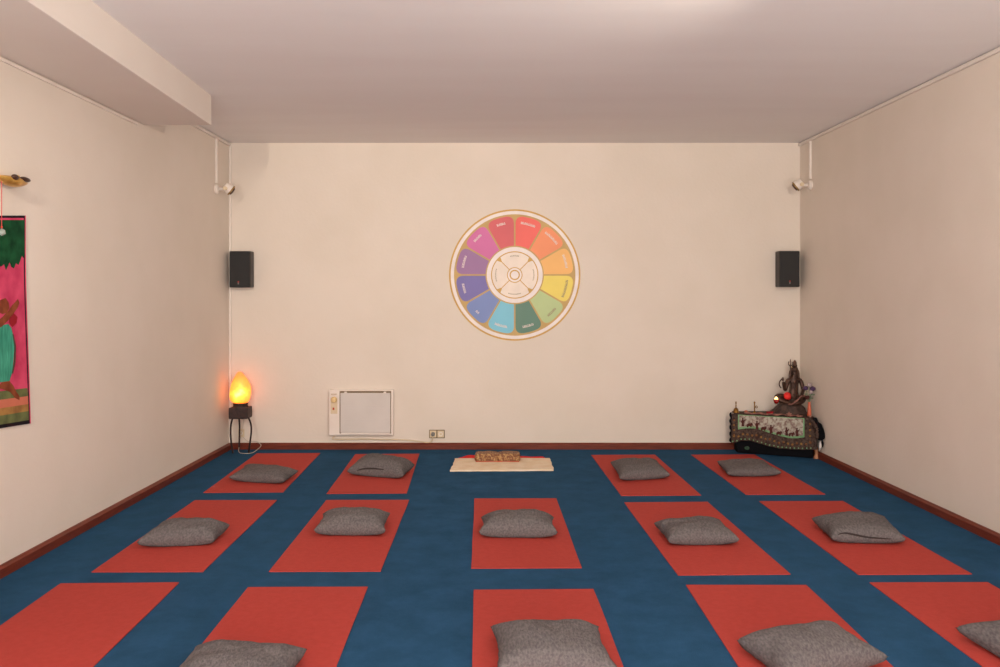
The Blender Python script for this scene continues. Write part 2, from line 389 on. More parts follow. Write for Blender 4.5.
for s in (-1,1):
    link('socket_face', bx(s*sw*.49-sw*.42,s*sw*.49+sw*.42,-.013,-.006,-sh*.82,sh*.82),'cream',t,bevel=.004)
    link('socket_well', ring2(1.3,2.2,-.013,-.0165,24),'white',t,loc=(s*sw*.49,0,0))
sk = (a2.x+b2.x)/2-sw*.49; sz = (a2.z+b2.z)/2
pts = spline([(a.x+.06,YB-.02,b.z-.005),pw(333,438,.025),pw(337,439,.022),pw(360,438.8,.018),pw(385,439.2,.018),pw(405,439.6,.018),pw(420,441.2,.018),pw(427,442.2,.02),pw(431.5,441,.03),pw(433,438,.045),(sk,YB-.05,sz)])
t = thing('heater_cable','white power cable running from the heater to the wall socket','cable',(a.x+.06,YB-.02,b.z))
def rel(pts, t): 
    L = t.location; return [Vector(p)-L for p in pts]
link('cord', tb(rel(pts,t),.0055,8),'cream',t,smooth=True)
link('plug', lt([(0,.014),(.021,.014),(.021,.03),(.015,.055),(0,.058)],16,Vector((sk,YB,sz))-t.location,'y'),'badge',t)

# ---------------------------------------------------------------- salt lamp on an iron stand
LY = 8.545; lc = at(240.5,452,LY); lcx = lc.x
t = thing('salt_lamp_stand','dark wrought iron stand with bowed legs in the left back corner','stand',(lcx,LY,0))
z0 = at(0,418,LY).z; z1 = at(0,406.8,LY).z; r = .092
link('box', bx(-r,r,-.085,.085,z0,z1),'ironbox',t,bevel=.01)
link('rim', lt([(0,z1-.004),(.074,z1-.004),(.068,z1+.015),(.072,z1+.036),(.0,z1+.036)],24),'ironbox',t)
for k,(tx,ty,bow) in enumerate(((-.072,-.05,(-.02,-.02)),(.092,-.05,(.032,-.02)),(-.035,.07,(0,.02)),(.075,.08,(.02,.02)))):
    if k==3: continue
    P = [(tx,ty,z0+.01),(tx+bow[0]*.8,ty+bow[1]*.6,z0-.05),(tx+bow[0],ty+bow[1],z0-.12),(tx+bow[0]*.5,ty+bow[1]*.5,.10),(tx+bow[0]*.1,ty,.012),(tx-.0+bow[0]*.25,ty,.006)]
    if k==0: P = [(tx+.012,ty,z0+.01),(tx-.004,ty,z0-.05),(tx-.010,ty,z0-.13),(tx-.002,ty,.10),(tx+.012,ty,.012),(tx+.008,ty-.004,.006)]
    link('leg', tb(spline(P,6),.0085,10),'iron',t,smooth=True)
zs = z1+.036
bm = bmesh.new(); prof=[(.0,0),(.082,0),(.104,.03),(.108,.075),(.106,.11),(.098,.15),(.09,.185),(.074,.225),(.052,.262),(.030,.292),(.012,.305),(0,.308)]
lathe(bm, prof, 36)
bmesh.ops.remove_doubles(bm, verts=bm.verts, dist=.002)
for v in bm.verts:
    n_ = noise.noise(v.co*9+Vector((2,5,1)))*.018+noise.noise(v.co*28)*.006
    d = Vector((v.co.x,v.co.y,0)); 
    if d.length>1e-4: v.co += d.normalized()*n_*1.25*min(1,v.co.z/.02); v.co.x*=.87; v.co.y*=.87
    # lean: peak left of centre, shoulder to the right
    k = v.co.z/.308; v.co.x += -.010*k + (.022*math.sin(k*PI) if v.co.x>0 else -.004*math.sin(k*PI))*k
o = tag(link('salt_lamp',bm,'salt',loc=(lcx,LY,zs+.001),smooth=True,sub=1),'glowing orange salt rock lamp on the dark iron stand','lamp')
# clear cable looping down behind the legs to the skirting
P = [(lcx+.0,LY+.115,zs-.03),at(243,425,8.67),at(240.5,438,8.66),at(239,447,8.62),Vector((lcx+.0,8.50,.012)),Vector((lcx+.06,8.45,.008)),Vector((lcx+.13,8.48,.008)),at(258,449,8.60),at(261,445,8.66),at(256,441.5,8.69),at(248,441.5,8.70),at(243,437,8.715)]
P[0] = Vector(P[0])
lcable = thing('lamp_cable','clear looping cable on the floor under the salt lamp stand','cable',(lcx,LY+.1,0))
link('cord', tb(rel(spline(P,8),lcable),.003,8),'clear',lcable,smooth=True)
q = pw(241.5,433)
t = thing('wall_socket','small cream wall socket behind the salt lamp stand','socket',(q.x,YB,q.z))
link('socket_plate', bx(-.03,.03,-.009,0,-.04,.04),'cream',t,bevel=.004)
link('socket_well', ring2(1.0,1.8,-.009,-.012,20),'white',t)

# ---------------------------------------------------------------- yoga mats
mats = []
def yoga(fl, fr, nl, nr, label, length=None):
    a,b,c,d = [flat(p[0],p[1],.0056) for p in (fl,fr,nl,nr)]; a.z=b.z=c.z=d.z=0
    far = (a+b)/2; near=(c+d)/2; ax = (near-far); L = ax.length
    if length: L = length
    ang = math.atan2(ax.x,-ax.y); w = (b-a).length*.5+(d-c).length*.5
    if length: w = (b-a).length
    ax.normalize(); cen = far+ax*L/2
    bm = bmesh.new(); n,mm = 12,24; rr = random.Random(len(mats)); g=[]
    ph = rr.random()*9
    for lvl in (0,1):
        G=[]
        for j in range(mm+1):
            row=[]
            for i in range(n+1):
                u=(i/n-.5)*w; v=(.5-j/mm)*L
                wx = noise.noise(Vector((u*2,v*2,ph)))*.003; wy = noise.noise(Vector((u*2,v*2,ph+9)))*.004
                row.append(bm.verts.new((u+wx, v+wy, .0008+(.0048 if lvl else 0))))
            G.append(row)
        g.append(G)
    for j in range(mm):
        for i in range(n):
            bm.faces.new((g[1][j][i],g[1][j][i+1],g[1][j+1][i+1],g[1][j+1][i])); bm.faces.new((g[0][j][i],g[0][j+1][i],g[0][j+1][i+1],g[0][j][i+1]))
    def side(A,B): 
        for k in range(len(A)-1): bm.faces.new((A[k],A[k+1],B[k+1],B[k]))
    side(g[0][0],g[1][0]); side(g[1][-1],g[0][-1]); side([r[0] for r in g[1]],[r[0] for r in g[0]]); side([r[-1] for r in g[0]],[r[-1] for r in g[1]])
    o = link('yoga_mat', bm, 'mat_red', loc=cen); o.rotation_euler.z = ang
    mats.append(tag(o, label, 'yoga mat', 'red yoga mats in three rows'))
yoga((257.5,453),(320,453.3),(204.3,491.8),(282.5,492.5),'red yoga mat in the back row nearest the salt lamp, leftmost of the four')
yoga((355.8,453.8),(419,453.8),(327,492.8),(406.8,493.5),'red yoga mat in the back row below the heater, left of the cream cloth')
yoga((591,455),(655,454.4),(622,496),(700,494.3),'red yoga mat in the back row just right of the cream cloth')
yoga((691.3,454.9),(754,454),(746.8,494.7),(824,493.6),'red yoga mat in the back row in front of the altar')
yoga((195,499.7),(277,500.3),(93,571),(201.5,572),'red yoga mat in the middle row beside the left wall')
yoga((327,499.5),(408.7,500.3),(269,570.5),(380.5,571.8),'red yoga mat in the middle row, second from the left wall')
yoga((474,498.5),(557,498),(472,568),(581,567.5),'red yoga mat at the centre of the middle row, below the cream cloth')
yoga((625,503),(706.7,501),(678.8,575.8),(789,573),'red yoga mat in the middle row, second from the right wall')
yoga((760,502),(841.8,500),(859.8,574.8),(970,573),'red yoga mat in the middle row beside the right wall')
yoga((62.7,582),(177.5,583.5),(-52,667),(85.5,667),'bare red yoga mat with no cushion in view, front row left',1.72)
yoga((249,585.8),(367.3,587.7),(184,667),(334.6,667),'red yoga mat in the front row, second from the left',1.72)
yoga((473.9,589.5),(593.5,589),(472.2,667),(624,667),'red yoga mat at the centre of the front row',1.72)
yoga((687,586),(804.7,583.6),(739,667),(894,667),'red yoga mat in the front row, second from the right',1.72)
yoga((871.5,583.5),(985.5,580.8),(989,667),(1132,667),'red yoga mat in the front row nearest the right wall',1.72)

# ---------------------------------------------------------------- cushions
ncush = 0
def cushion(fl, fr, br, bl_, label, T=.075, world=False, top=None, zs=None):
    global ncush; ncush += 1
    if world: c4 = [Vector((p[0],p[1],0)) for p in (fl,fr,br,bl_)]
    else: c4 = [flat(fl[0],fl[1],.040),flat(fr[0],fr[1],.040),flat(br[0],br[1],.065),flat(bl_[0],bl_[1],.065)]
    cen = sum(c4, Vector())/4; cen.z = 0
    q = [(p-cen)*1.012 for p in c4]; T = T*1.12-.003; sd = ncush*4.7 if ncush != 12 else 64.6
    bm = bmesh.new(); n=34; zb=.0066; S=[]; 
    for lvl in (1,-1):
        G=[]
        for j in range(n+1):
            row=[]; v=-math.cos(PI*j/n)*.35+(2*j/n-1)*.65
            for i in range(n+1):
                u=-math.cos(PI*i/n)*.35+(2*i/n-1)*.65
                pu = u*(1-.075*(1-v*v)); pv = v*(1-.085*(1-u*u))
                # soft corners
                k = (abs(u)*abs(v))**6; pu*=1+.025*k; pv*=1+.025*k
                s,tq=(pu+1)/2,(pv+1)/2
                p = q[0]*(1-s)*(1-tq)+q[1]*s*(1-tq)+q[2]*s*tq+q[3]*(1-s)*tq
                prof = ((1-abs(u)**2.8)*(1-abs(v)**2.8))**.46
                seam = .048+.004*v+.006*abs(u*v)
                nz = noise.noise(Vector((u*1.3,v*1.3,sd)))*.014+noise.noise(Vector((u*3.2,v*3.2,sd)))*.009+noise.noise(Vector((u*8,v*8,sd)))*.003
                if lvl>0: z = seam+T*prof+nz*prof
                else: z = max(zb, seam-.056*prof**.6+nz*prof*.2)
                ed = noise.noise(Vector((u*4,v*4,sd+7)))*.006
                row.append(bm.verts.new((p.x+ed,p.y+ed,max(z,zb))))
            G.append(row)
        S.append(G)
    for j in range(n):
        for i in range(n):
            bm.faces.new((S[0][j][i],S[0][j][i+1],S[0][j+1][i+1],S[0][j+1][i])); bm.faces.new((S[1][j][i],S[1][j+1][i],S[1][j+1][i+1],S[1][j][i+1]))
    bmesh.ops.remove_doubles(bm, verts=list({v for G in S for v in G[0]+G[-1]+[r[0] for r in G]+[r[-1] for r in G]}), dist=.0004)
    o = link('cushion', bm, 'cush', loc=cen, smooth=True)
    tag(o, label, 'cushion', 'grey wool cushions on the mats'); return o
cushion((230,478),(284,481),(297,470),(246,464.5),'flat grey cushion on the back-row mat nearest the salt lamp',.055)
c2 = cushion((348,472),(403,476),(414,464),(362,459.5),'plump dark grey cushion on the back-row mat below the heater',.10)
cushion((620,478.5),(669.5,475.5),(657,461),(611,461.5),'grey cushion on the back-row mat just right of the cream cloth',.07)
cushion((727.6,473.8),(781,473.2),(763,459.5),(717.5,460.5),'flat grey cushion on the back-row mat in front of the altar',.045)
cushion((138,544),(214,540.5),(229,524),(163,522.5),'long grey cushion on the middle-row mat beside the left wall',.075)
cushion((315,531.5),(385,532),(389,512.5),(323.5,513),'grey cushion on the middle-row mat, second from the left wall',.075)
cushion((480,533.5),(556.5,534),(553,516.5),(482,516.5),'grey cushion on the centre mat of the middle row',.085)
cushion((669,541.5),(738.5,541),(720,519.5),(655,522),'grey cushion on the middle-row mat, second from the right wall',.065)
c9 = cushion((832,539),(905,540.5),(884,516),(812.5,517.5),'creased grey cushion with an open seam, middle-row mat beside the right wall',.07)
cushion((-1.26,3.21),(-.79,3.18),(-.79,3.62),(-1.245,3.65),'grey cushion at the bottom edge of the photo, front row second from left',.075,True)
cushion((0,3.44),(.475,3.43),(.443,3.87),(-.02,3.875),'mottled grey cushion on the centre mat of the front row',.075,True)
cushion((1.12,3.36),(1.58,3.57),(1.455,3.86),(1.02,3.72),'tilted grey cushion on the front-row mat, second from the right',.08,True)
cushion((2.10,3.44),(2.54,3.46),(2.49,3.87),(2.02,3.86),'grey cushion cut off by the right edge of the photo, front row',.08,True)
# dark slit in the front of the plump cushion and fold on the creased one
from mathutils.bvhtree import BVHTree
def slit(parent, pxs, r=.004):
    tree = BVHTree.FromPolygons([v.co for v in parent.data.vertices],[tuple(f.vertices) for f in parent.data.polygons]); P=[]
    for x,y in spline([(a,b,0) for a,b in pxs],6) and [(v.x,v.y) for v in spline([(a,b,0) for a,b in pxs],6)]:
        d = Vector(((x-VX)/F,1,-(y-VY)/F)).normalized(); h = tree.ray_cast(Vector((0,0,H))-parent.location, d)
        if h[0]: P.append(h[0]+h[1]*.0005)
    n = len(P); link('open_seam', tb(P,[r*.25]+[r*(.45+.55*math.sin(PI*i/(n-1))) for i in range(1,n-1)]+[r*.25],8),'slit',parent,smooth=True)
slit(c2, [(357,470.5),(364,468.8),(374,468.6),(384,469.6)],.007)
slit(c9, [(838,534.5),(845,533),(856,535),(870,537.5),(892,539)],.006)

# ---------------------------------------------------------------- cloths and brocade bundle at the back centre
def sheet(name, c4, z, th, m, nx=30, ny=12, amp=.003, edge=.008, seed=0, parent=None):
    a,b,c,d = [Vector(p) for p in c4]; cen=(a+b+c+d)/4; cen.z=0; bm=bmesh.new(); g=[]
    for l in (0,1):
        G=[]
        for j in range(ny+1):
            row=[]
            for i in range(nx+1):
                s,t_=i/nx,j/ny; p = a*(1-s)*(1-t_)+b*s*(1-t_)+c*s*t_+d*(1-s)*t_-cen
                e = Vector((noise.noise(Vector((p.x*9,p.y*9,seed))),noise.noise(Vector((p.x*9,p.y*9,seed+5))),0))*edge
                zz = z+abs(noise.noise(Vector((p.x*7,p.y*7,seed+2))))*amp
                row.append(bm.verts.new((p.x+e.x,p.y+e.y,zz+th if l else z*.5+.0003)))
            G.append(row)
        g.append(G)
    for j in range(ny):
        for i in range(nx):
            bm.faces.new((g[1][j][i],g[1][j][i+1],g[1][j+1][i+1],g[1][j+1][i])); bm.faces.new((g[0][j][i],g[0][j+1][i],g[0][j+1][i+1],g[0][j][i+1]))
    def side(A,B):
        for k in range(len(A)-1): bm.faces.new((A[k],A[k+1],B[k+1],B[k]))
    side(g[0][0],g[1][0]); side(g[1][-1],g[0][-1]); side([r[0] for r in g[1]],[r[0] for r in g[0]]); side([r[-1] for r in g[0]],[r[-1] for r in g[1]])
    return link(name,bm,m,loc=cen,smooth=False)
rc = sheet('floor_cloth',[flat(454.5,459.8),flat(549,460.2),flat(543,457.6),flat(470,455.8)],.002,.004,'redcloth',seed=4,amp=.006)
tag(rc,'bright red cloth under the gold bundle, behind the cream cloth','cloth')
tw = sheet('floor_cloth',[flat(450.2,471.6),flat(553.8,471.0),flat(549.8,459.4),flat(455.5,459.6)],.001,.012,'towel',seed=1,amp=.004,edge=.012)
tag(tw,'cream folded cloth on the floor at the back centre','cloth')
c0 = flat(475.5,461); c1 = flat(519.5,461.6); bw=(c1.x-c0.x); bY = 8.07
t = thing('brocade_bundle','gold and brown brocade bundle on the red cloth by the back wall','bundle',((c0.x+c1.x)/2,bY,.012))
for s in (-1,1):
    bm = bmesh.new(); bmesh.ops.create_cube(bm,size=1); bmesh.ops.subdivide_edges(bm,edges=bm.edges,cuts=9,use_grid_fill=True)
    for v in bm.verts:
        u=v.co*2; v.co = Vector((u.x*bw*.258*(1-.05*abs(u.z)**3), u.y*.075*(1-.08*u.x*u.x), (u.z*.5+.5)*(.073-.006*u.x*u.x)))
        v.co += Vector((noise.noise(u*2.2+Vector((s*5,0,0))),noise.noise(u*2.4+Vector((s,7,0))),noise.noise(u*2.6+Vector((s,0,9)))*.7))*.008
        v.co.z=max(v.co.z,.006)
    link('brocade_roll',bm,'brocade',t,loc=(s*bw*.25,0,0),smooth=True,bevel=0)
link('orange_hem', bx(-bw*.49,bw*.49,-.082,.07,0,.007),'orangetrim',t,bevel=.003)

# ---------------------------------------------------------------- corner altar
A = Vector((2.315,8.52,0)); B = Vector((2.955,8.215,0)); Cc = Vector((2.985,8.30,0)); D = Vector((2.985,8.70,0)); E = Vector((2.335,8.70,0))
TZ = .375
fd = (B-A).normalized(); fn = Vector((fd.y,-fd.x,0))        # outward normal, towards the room
def fp(px,py,off=0):                                      # photo position on the altar's front face
    d = Vector(((px-VX)/F,1,-(py-VY)/F)); o = Vector((0,0,H)); k = (A+fn*off-o).dot(fn)/d.dot(fn); return o+d*k
t = thing('altar_table','low black corner altar table under a patterned cloth','table',((A.x+D.x)/2,(A.y+D.y)/2,0))
def inset(P,k): c=(A+B+Cc+D+E)/5; return [p+(c-p)*k for p in P]
bm = bmesh.new(); pp = inset([A,B,Cc,D,E],.035)
hexa(bm,[p+Vector((0,0,TZ-.02)) -t.location for p in pp],[p+Vector((0,0,TZ))-t.location for p in pp]); link('table_top',bm,'black',t)
bm = bmesh.new(); pp = inset([A,B,Cc,D,E],.02)
pb = [p.copy() for p in pp]; 
hexa(bm,[p+Vector((0,0,.003))-t.location for p in pb],[p+Vector((0,0,TZ-.02))-t.location for p in pp]); link('black_skirt',bm,'black',t,bevel=.01)
for (x,y) in ((2.985,8.225),(2.40,8.62),(2.94,8.66),(2.42,8.66)):
    l_ = link('leg', lt([(.0,0),(.026,0),(.024,.02),(.014,.04),(.016,.1),(0,.1)],16,Vector((x,y,0))-t.location),'leg',t)
gp = fp(747.5,448,-.005); link('green_glint', bl(gp-t.location,(.03,.012,.018),seed=2),'greendot',t)  # greenish glint low on the skirt, put in as a coloured blob
# patterned cloth: top sheet plus the hanging front, with folds
def zb_of(px):     # lower edge of the brown cloth across the photo
    k = [(728,443),(736,442.6),(742,440.3),(750,440.8),(758,443),(768,446),(780,448.6),(795,449.6),(806,449.8),(817,449.5),(822,449)]
    for (x0,y0),(x1,y1) in zip(k,k[1:]):
        if px<=x1: return y0+(y1-y0)*(px-x0)/(x1-x0)
    return k[-1][1]
def ty_of(px):  # top front edge row
    p = fp(px,400); s = (Vector((p.x,p.y,0))-A).dot(fd); q=A+fd*s; return VY+(H-TZ-.004)*F/q.y
def fold(px,py): return .006*math.sin(px*.55)+.004*math.sin(px*.23+1)+.006*max(0,(py-412)/40)
cl = thing('altar_cloth','dark brown patterned altar cloth with a green-edged panel, over the corner table','cloth',(A.x,A.y,TZ))
def frontstrip(topf, botf, px0, px1, off, m, name, parent=cl, th=.003, n=60, nr=10):
    bm=bmesh.new(); g=[]
    for l in (0,1):
        G=[]
        for i in range(n+1):
            px=px0+(px1-px0)*i/n; col=[]
            for j in range(nr+1):
                y0,y1=topf(px),botf(px); py=y0+(y1-y0)*j/nr
                p=fp(px,py,.012+off+(th if l else 0)); p += fn*fold(px,py); col.append(bm.verts.new(p-parent.location))
            G.append(col)
        g.append(G)
    for i in range(n):
        for j in range(nr):
            bm.faces.new((g[1][i][j],g[1][i][j+1],g[1][i+1][j+1],g[1][i+1][j])); bm.faces.new((g[0][i][j],g[0][i+1][j],g[0][i+1][j+1],g[0][i][j+1]))
    def side(a,b):
        for k in range(len(a)-1): bm.faces.new((a[k],a[k+1],b[k+1],b[k]))
    side(g[0][0],g[1][0]); side(g[1][-1],g[0][-1]); side([r[0] for r in g[1]],[r[0] for r in g[0]]); side([r[-1] for r in g[0]],[r[-1] for r in g[1]])
    return link(name,bm,m,parent,smooth=True)
frontstrip(ty_of, zb_of, 730.8, 817.2, 0, 'borderb','front_drop')
# top sheet
bm=bmesh.new(); pts=[A+fn*.02-fd*.01,B+fn*.02+fd*.006,Vector((2.99,8.30,0)),Vector((2.99,8.705,0)),Vector((2.325,8.705,0))]
hexa(bm,[p+Vector((0,0,TZ+.001))-cl.location for p in pts],[p+Vector((0,0,TZ+.005))-cl.location for p in pts]); link('top_sheet',bm,'borderb',cl)
def pbot(px):
    k=[(738,429.6),(746,428.2),(756,428.6),(766,431.5),(776,435),(788,437.8),(797,438.2),(804,437.2)]
    for (x0,y0),(x1,y1) in zip(k,k[1:]):
        if px<=x1: return y0+(y1-y0)*(px-x0)/(x1-x0)
    return k[-1][1]
def ptop(px): return ty_of(px)+.6
frontstrip(ptop, pbot, 738, 804.5, .004,'green','green_band')
pc = frontstrip(lambda p: ptop(p)+.6, lambda p: pbot(p)-2.0, 739.3, 803.2, .0075,'panelc','printed_panel')
def shape(px_pts, off, m, name, parent, th=.0025):
    P=[fp(x,y,off)+fn*fold(x,y)-parent.location-(parent.parent.location if parent.parent else Vector()) for x,y in px_pts]; return link(name, prism(P,fn*th), m, parent)
for (cx,cy) in ((742.8,422.5),(757,425.5),(771,429.5),(786.5,432),(797,432.5)):   # small standing riders
    shape([(cx-1.2,cy+3.8),(cx-1.0,cy+.6),(cx-1.9,cy-.4),(cx-1.2,cy-2.2),(cx-.6,cy-2.7),(cx-.9,cy-3.9),(cx-.2,cy-4.9),(cx+.7,cy-4.6),(cx+.8,cy-3.4),(cx+.5,cy-2.7),(cx+1.3,cy-2.3),(cx+2.6,cy-3.2),(cx+2.8,cy-2.5),(cx+1.5,cy-1.0),(cx+1.2,cy+.8),(cx+1.9,cy+3.6)],.0245,'maroon','printed_rider',pc)
for (cx,cy) in ((749.5,425),(763.5,428.5),(779,433),(791.5,434)):             # squat dark animals
    shape([(cx-2.5,cy+2.2),(cx-2.7,cy+.2),(cx-1.9,cy-1.2),(cx-.2,cy-1.8),(cx+1.0,cy-1.4),(cx+1.7,cy-2.2),(cx+2.9,cy-1.6),(cx+3.2,cy-.4),(cx+2.9,cy+1.2),(cx+2.3,cy+.2),(cx+1.9,cy+2.3),(cx+.8,cy+2.3),(cx+.6,cy+1.3),(cx-1.1,cy+1.3),(cx-1.3,cy+2.3)],.0245,'maroon','printed_animal',pc)
k=0
for px in [734+4.5*i for i in range(18)]:
    py = (pbot(min(max(px,738),804))+zb_of(px))/2 + .7*math.sin(k*2.1) if px>737 else 436
    s=1.25; shape([(px+s*math.cos(a*PI/3),py+s*math.sin(a*PI/3)) for a in range(6)],.0155,'ochre','printed_flower',cl); k+=1
for i in range(20):
    px=733+4.1*i; py=zb_of(px)-1.6; shape([(px+.7*math.cos(a*PI/3),py+.7*math.sin(a*PI/3)) for a in range(6)],.0155,'green','printed_leaf',cl)
for py in (420,425,430,435): shape([(734.3+1.1*math.cos(a*PI/3),py+1.1*math.sin(a*PI/3)) for a in range(6)],.0155,'ochre','printed_flower',cl)
for py in (424,430,436,442): shape([(810+1.2*math.cos(a*PI/3),py+1.2*math.sin(a*PI/3)) for a in range(6)],.0155,'ochre','printed_flower',cl)
# scalloped black edge at the left side and bunched corner at the right
P=[fp(731.2,412.6+i*1.55,.012)-fd*.004*(1+math.sin(i*1.5)) for i in range(20)]
link('side_edge', tb([p-cl.location for p in P],[.006+.006*abs(math.sin(i*.8)) for i in range(20)],10),'black',cl,smooth=True)
bt_ = thing('hanging_cloth','bunched black cloth corner hanging beside the altar against the right wall','cloth',(2.985,8.14,.1))
def drop(x0,y0,x1,z0,z1,m,name,r0,r1):
    pts=spline([(2.955+x0,8.20,z0),(2.965+x0,8.15,z0-.03),(2.975+x1,8.12,(z0+z1)/2),(2.975+x1,8.13,z1)],6)
    link(name, tb([Vector(p)-bt_.location for p in pts],[r0+(r1-r0)*i/(len(pts)-1)+.006*math.sin(i*.9) for i in range(len(pts))],10),m,bt_,smooth=True)
drop(.0,0,.012,.37,.19,'black','cloth_fold',.022,.026)
drop(-.02,0,-.022,.36,.20,'borderb','cloth_fold',.018,.016)
drop(.01,0,.03,.34,.20,'black','cloth_fold',.018,.02)
drop(.0,0,.008,.30,.10,'heatpanel','tassel',.006,.009)
drop(.0,0,.026,.30,.12,'black','tassel',.006,.008)
# peach scarf along the front edge of the altar top
bm=bmesh.new(); P=[]
for i in range(25):
    px=744+(803-744)*i/24; q=fp(px,ty_of(px),-.02+.015*math.sin(i*.7)); P.append(Vector((q.x,q.y,TZ+.016+.004*math.sin(i*1.3))))
sc = thing('scarf','peach rolled scarf along the front edge of the altar top','scarf',P[0])
link('cloth_roll', tb([p-P[0] for p in P],[.004]+[.0075+.003*math.sin(i*1.1) for i in range(1,24)]+[.004],10),'peach',sc,smooth=True)
TT = TZ+.006
def tp_(px,Y,z=TT): return Vector(((px-VX)/F*Y,Y,z))
# bell
p = tp_(736,8.60); t = thing('hand_bell','small brass hand bell at the left end of the altar','bell',p)
link('bell_body', lt([(0,0),(.030,0),(.031,.006),(.024,.018),(.020,.036),(.010,.046),(0,.048)],24),'brass',t,smooth=True)
link('handle', lt([(0,.046),(.006,.046),(.004,.056),(.007,.062),(.005,.070),(.004,.085),(.008,.092),(.006,.100),(.0,.114)],16),'brass',t,smooth=True)
# pale dish with red candle
p = tp_(746,8.60); t = thing('candle_dish','little pale dish holding a red tealight, right of the bell','candle dish',p)
link('dish', lt([(0,0),(.018,0),(.028,.012),(.024,.012),(.015,.005),(0,.005)],20),'peach',t); link('tealight', lt([(0,.005),(.014,.005),(.014,.020),(0,.020)],16),'vase',t)
# incense holder, key-like
p = tp_(754.5,8.57); t = thing('incense_holder','upright brass incense holder with a side ring on the altar','incense holder',p)
link('base', lt([(0,0),(.017,0),(.013,.008),(.005,.014),(0,.014)],18),'brass',t)
link('stem', tb([(0,0,.01),(0,0,.098)],[.006,.0055],10),'brass',t); link('finial', bl((0,0,.102),.009),'brass',t)
link('side_ring', tb([Vector((.018+.010*math.cos(a*PI/8),0,.058+.010*math.sin(a*PI/8))) for a in range(16)],.0035,8,True),'brass',t); link('side_arm', tb([(0,0,.06),(.011,0,.06)],.004,8),'brass',t)
# small offerings in front of the statue
for nm,px,Y,m,sz,lab,cat in (('incense_box',762,8.53,'rock',(.03,.018,.012),'flat dark box on the altar just right of the incense holder','box'),
                         ('incense_box',770.5,8.49,'bat_red',(.036,.016,.016),'dark red box on the altar in front of the statue rock','box')):
    t = tag(link(nm, bx(-sz[0],sz[0],-sz[1],sz[1],0,sz[2]*1.6),m,loc=tp_(px,Y),bevel=.003),lab,cat,'small boxes on the altar top')
p = tp_(788,8.315,TT); pts=[]
for k in range(10):
    a=PI/2+k*PI/5; r_=.028 if k%2==0 else .014; pts.append(Vector((r_*math.cos(a),0,r_*math.sin(a)+.024)))
tag(link('star_ornament', prism([q-Vector((0,.006,0)) for q in pts],(0,.012,0)),'peach',loc=p+Vector((0,-.03,-.0)),bevel=.002),'small peach star leaning at the front edge of the altar','ornament')
tag(link('clay_ball', bl((0,0,.013),.013,amp=.1),'peach',loc=tp_(798,8.27),smooth=True),'small peach ball at the right front of the altar top','ball')
tag(link('pebble', bl((0,0,.008),(.02,.012,.008),amp=.3),'peach',loc=tp_(810,8.27),smooth=True),'flat tan pebble at the right front corner of the altar','pebble')
# flower vase
p = tp_(809.3,8.335)
t = thing('bud_vase','slim orange vase at the right end of the altar, beside the wall','vase',p)
link('vase_body', lt([(0,0),(.018,0),(.020,.02),(.016,.07),(.011,.12),(.013,.135),(.009,.135),(0,.12)],20),'vase',t,smooth=True)
t2 = thing('flower_bunch','purple and white flowers standing in the orange vase','flowers',p+Vector((0,0,.12)))
for i,(dx,dz,m,r_) in enumerate(((-.035,.145,'purple',.022),(.03,.14,'purple',.026),(-.0,.175,'lilac',.022),(.012,.11,'lilac',.018),(-.025,.06,'maroon',.022))):
    s = link('stem', tb([(0,0,0),(dx*.5,0,dz*.5),(dx,-.005*i,dz)],.003,8),'stem',t2); f=link('bloom', bl((dx,-.005*i,dz),(r_,r_*.8,r_*.85),amp=.5,fr=30,seed=i),m,t2,smooth=True)
for i,(dx,dz) in enumerate(((.02,.05),(.035,.085),(-.03,.09))): link('leaf', bl((dx,0,dz),(.018,.004,.008),seed=i),'stem',t2,smooth=True)

# ---------------------------------------------------------------- statue on its rock
SY=8.50
def sp(px,py,Y=SY): return at(px,py,Y)
base = tp_(789,SY)
st = thing('seated_statue','dark bronze seated statue with raised hand on a rocky base, on the corner altar','statue',base)
R_ = lambda p: Vector(p)-base
bm=bmesh.new(); bmesh.ops.create_uvsphere(bm,u_segments=40,v_segments=24,radius=1)
for v in bm.verts:
    d=v.co.copy(); hz = max(d.z,-.02)
    rx = .182 if d.x<0 else .170
    top=.155*(1-.30*max(0,-d.x))  # lower to the left
    v.co=Vector((d.x*rx*(1-.25*max(0,hz)), d.y*.125, hz*top))
    n_=noise.noise(d*3.2)*.016+noise.noise(d*9)*.006; v.co+=Vector((d.x,d.y,.8*max(hz,0)))*n_
    v.co.z=max(v.co.z,0)
link('rock_base',bm,'rock',st,smooth=True)
verts=[]; edges=[]; rad=[]
def J(px,py,dy,r,parent=None):
    verts.append(R_(sp(px,py,SY+dy))); rad.append(r); i=len(verts)-1
    if parent is not None: edges.append((parent,i))
    return i
pel=J(793.5,398,0,.040); w1=J(793.5,391.5,.0,.030,pel); ch=J(794,383.5,.0,.042,w1); nk=J(794.6,377,0,.016,ch); hd0=J(794.6,373.5,-.002,.020,nk); hd1=J(794.6,370.5,-.002,.018,hd0)
for (sx,ex,ey,hx,hy,ey_,hy_) in ((788.0,785.0,390.5,783.2,381.5,-.03,-.07),(800.6,803.4,389.5,801.2,397,-.02,-.06)):
    s_=J((sx+794)/2,379.6,0,.018,ch); s2=J(sx,380.2,0,.019,s_); m_=J((sx+ex)/2,(380+ey)/2,ey_*.5,.015,s2); e_=J(ex,ey,ey_,.013,m_); f_=J((ex+hx)/2,(ey+hy)/2,(ey_+hy_)/2,.011,e_); h_=J(hx,hy,hy_,.010,f_)
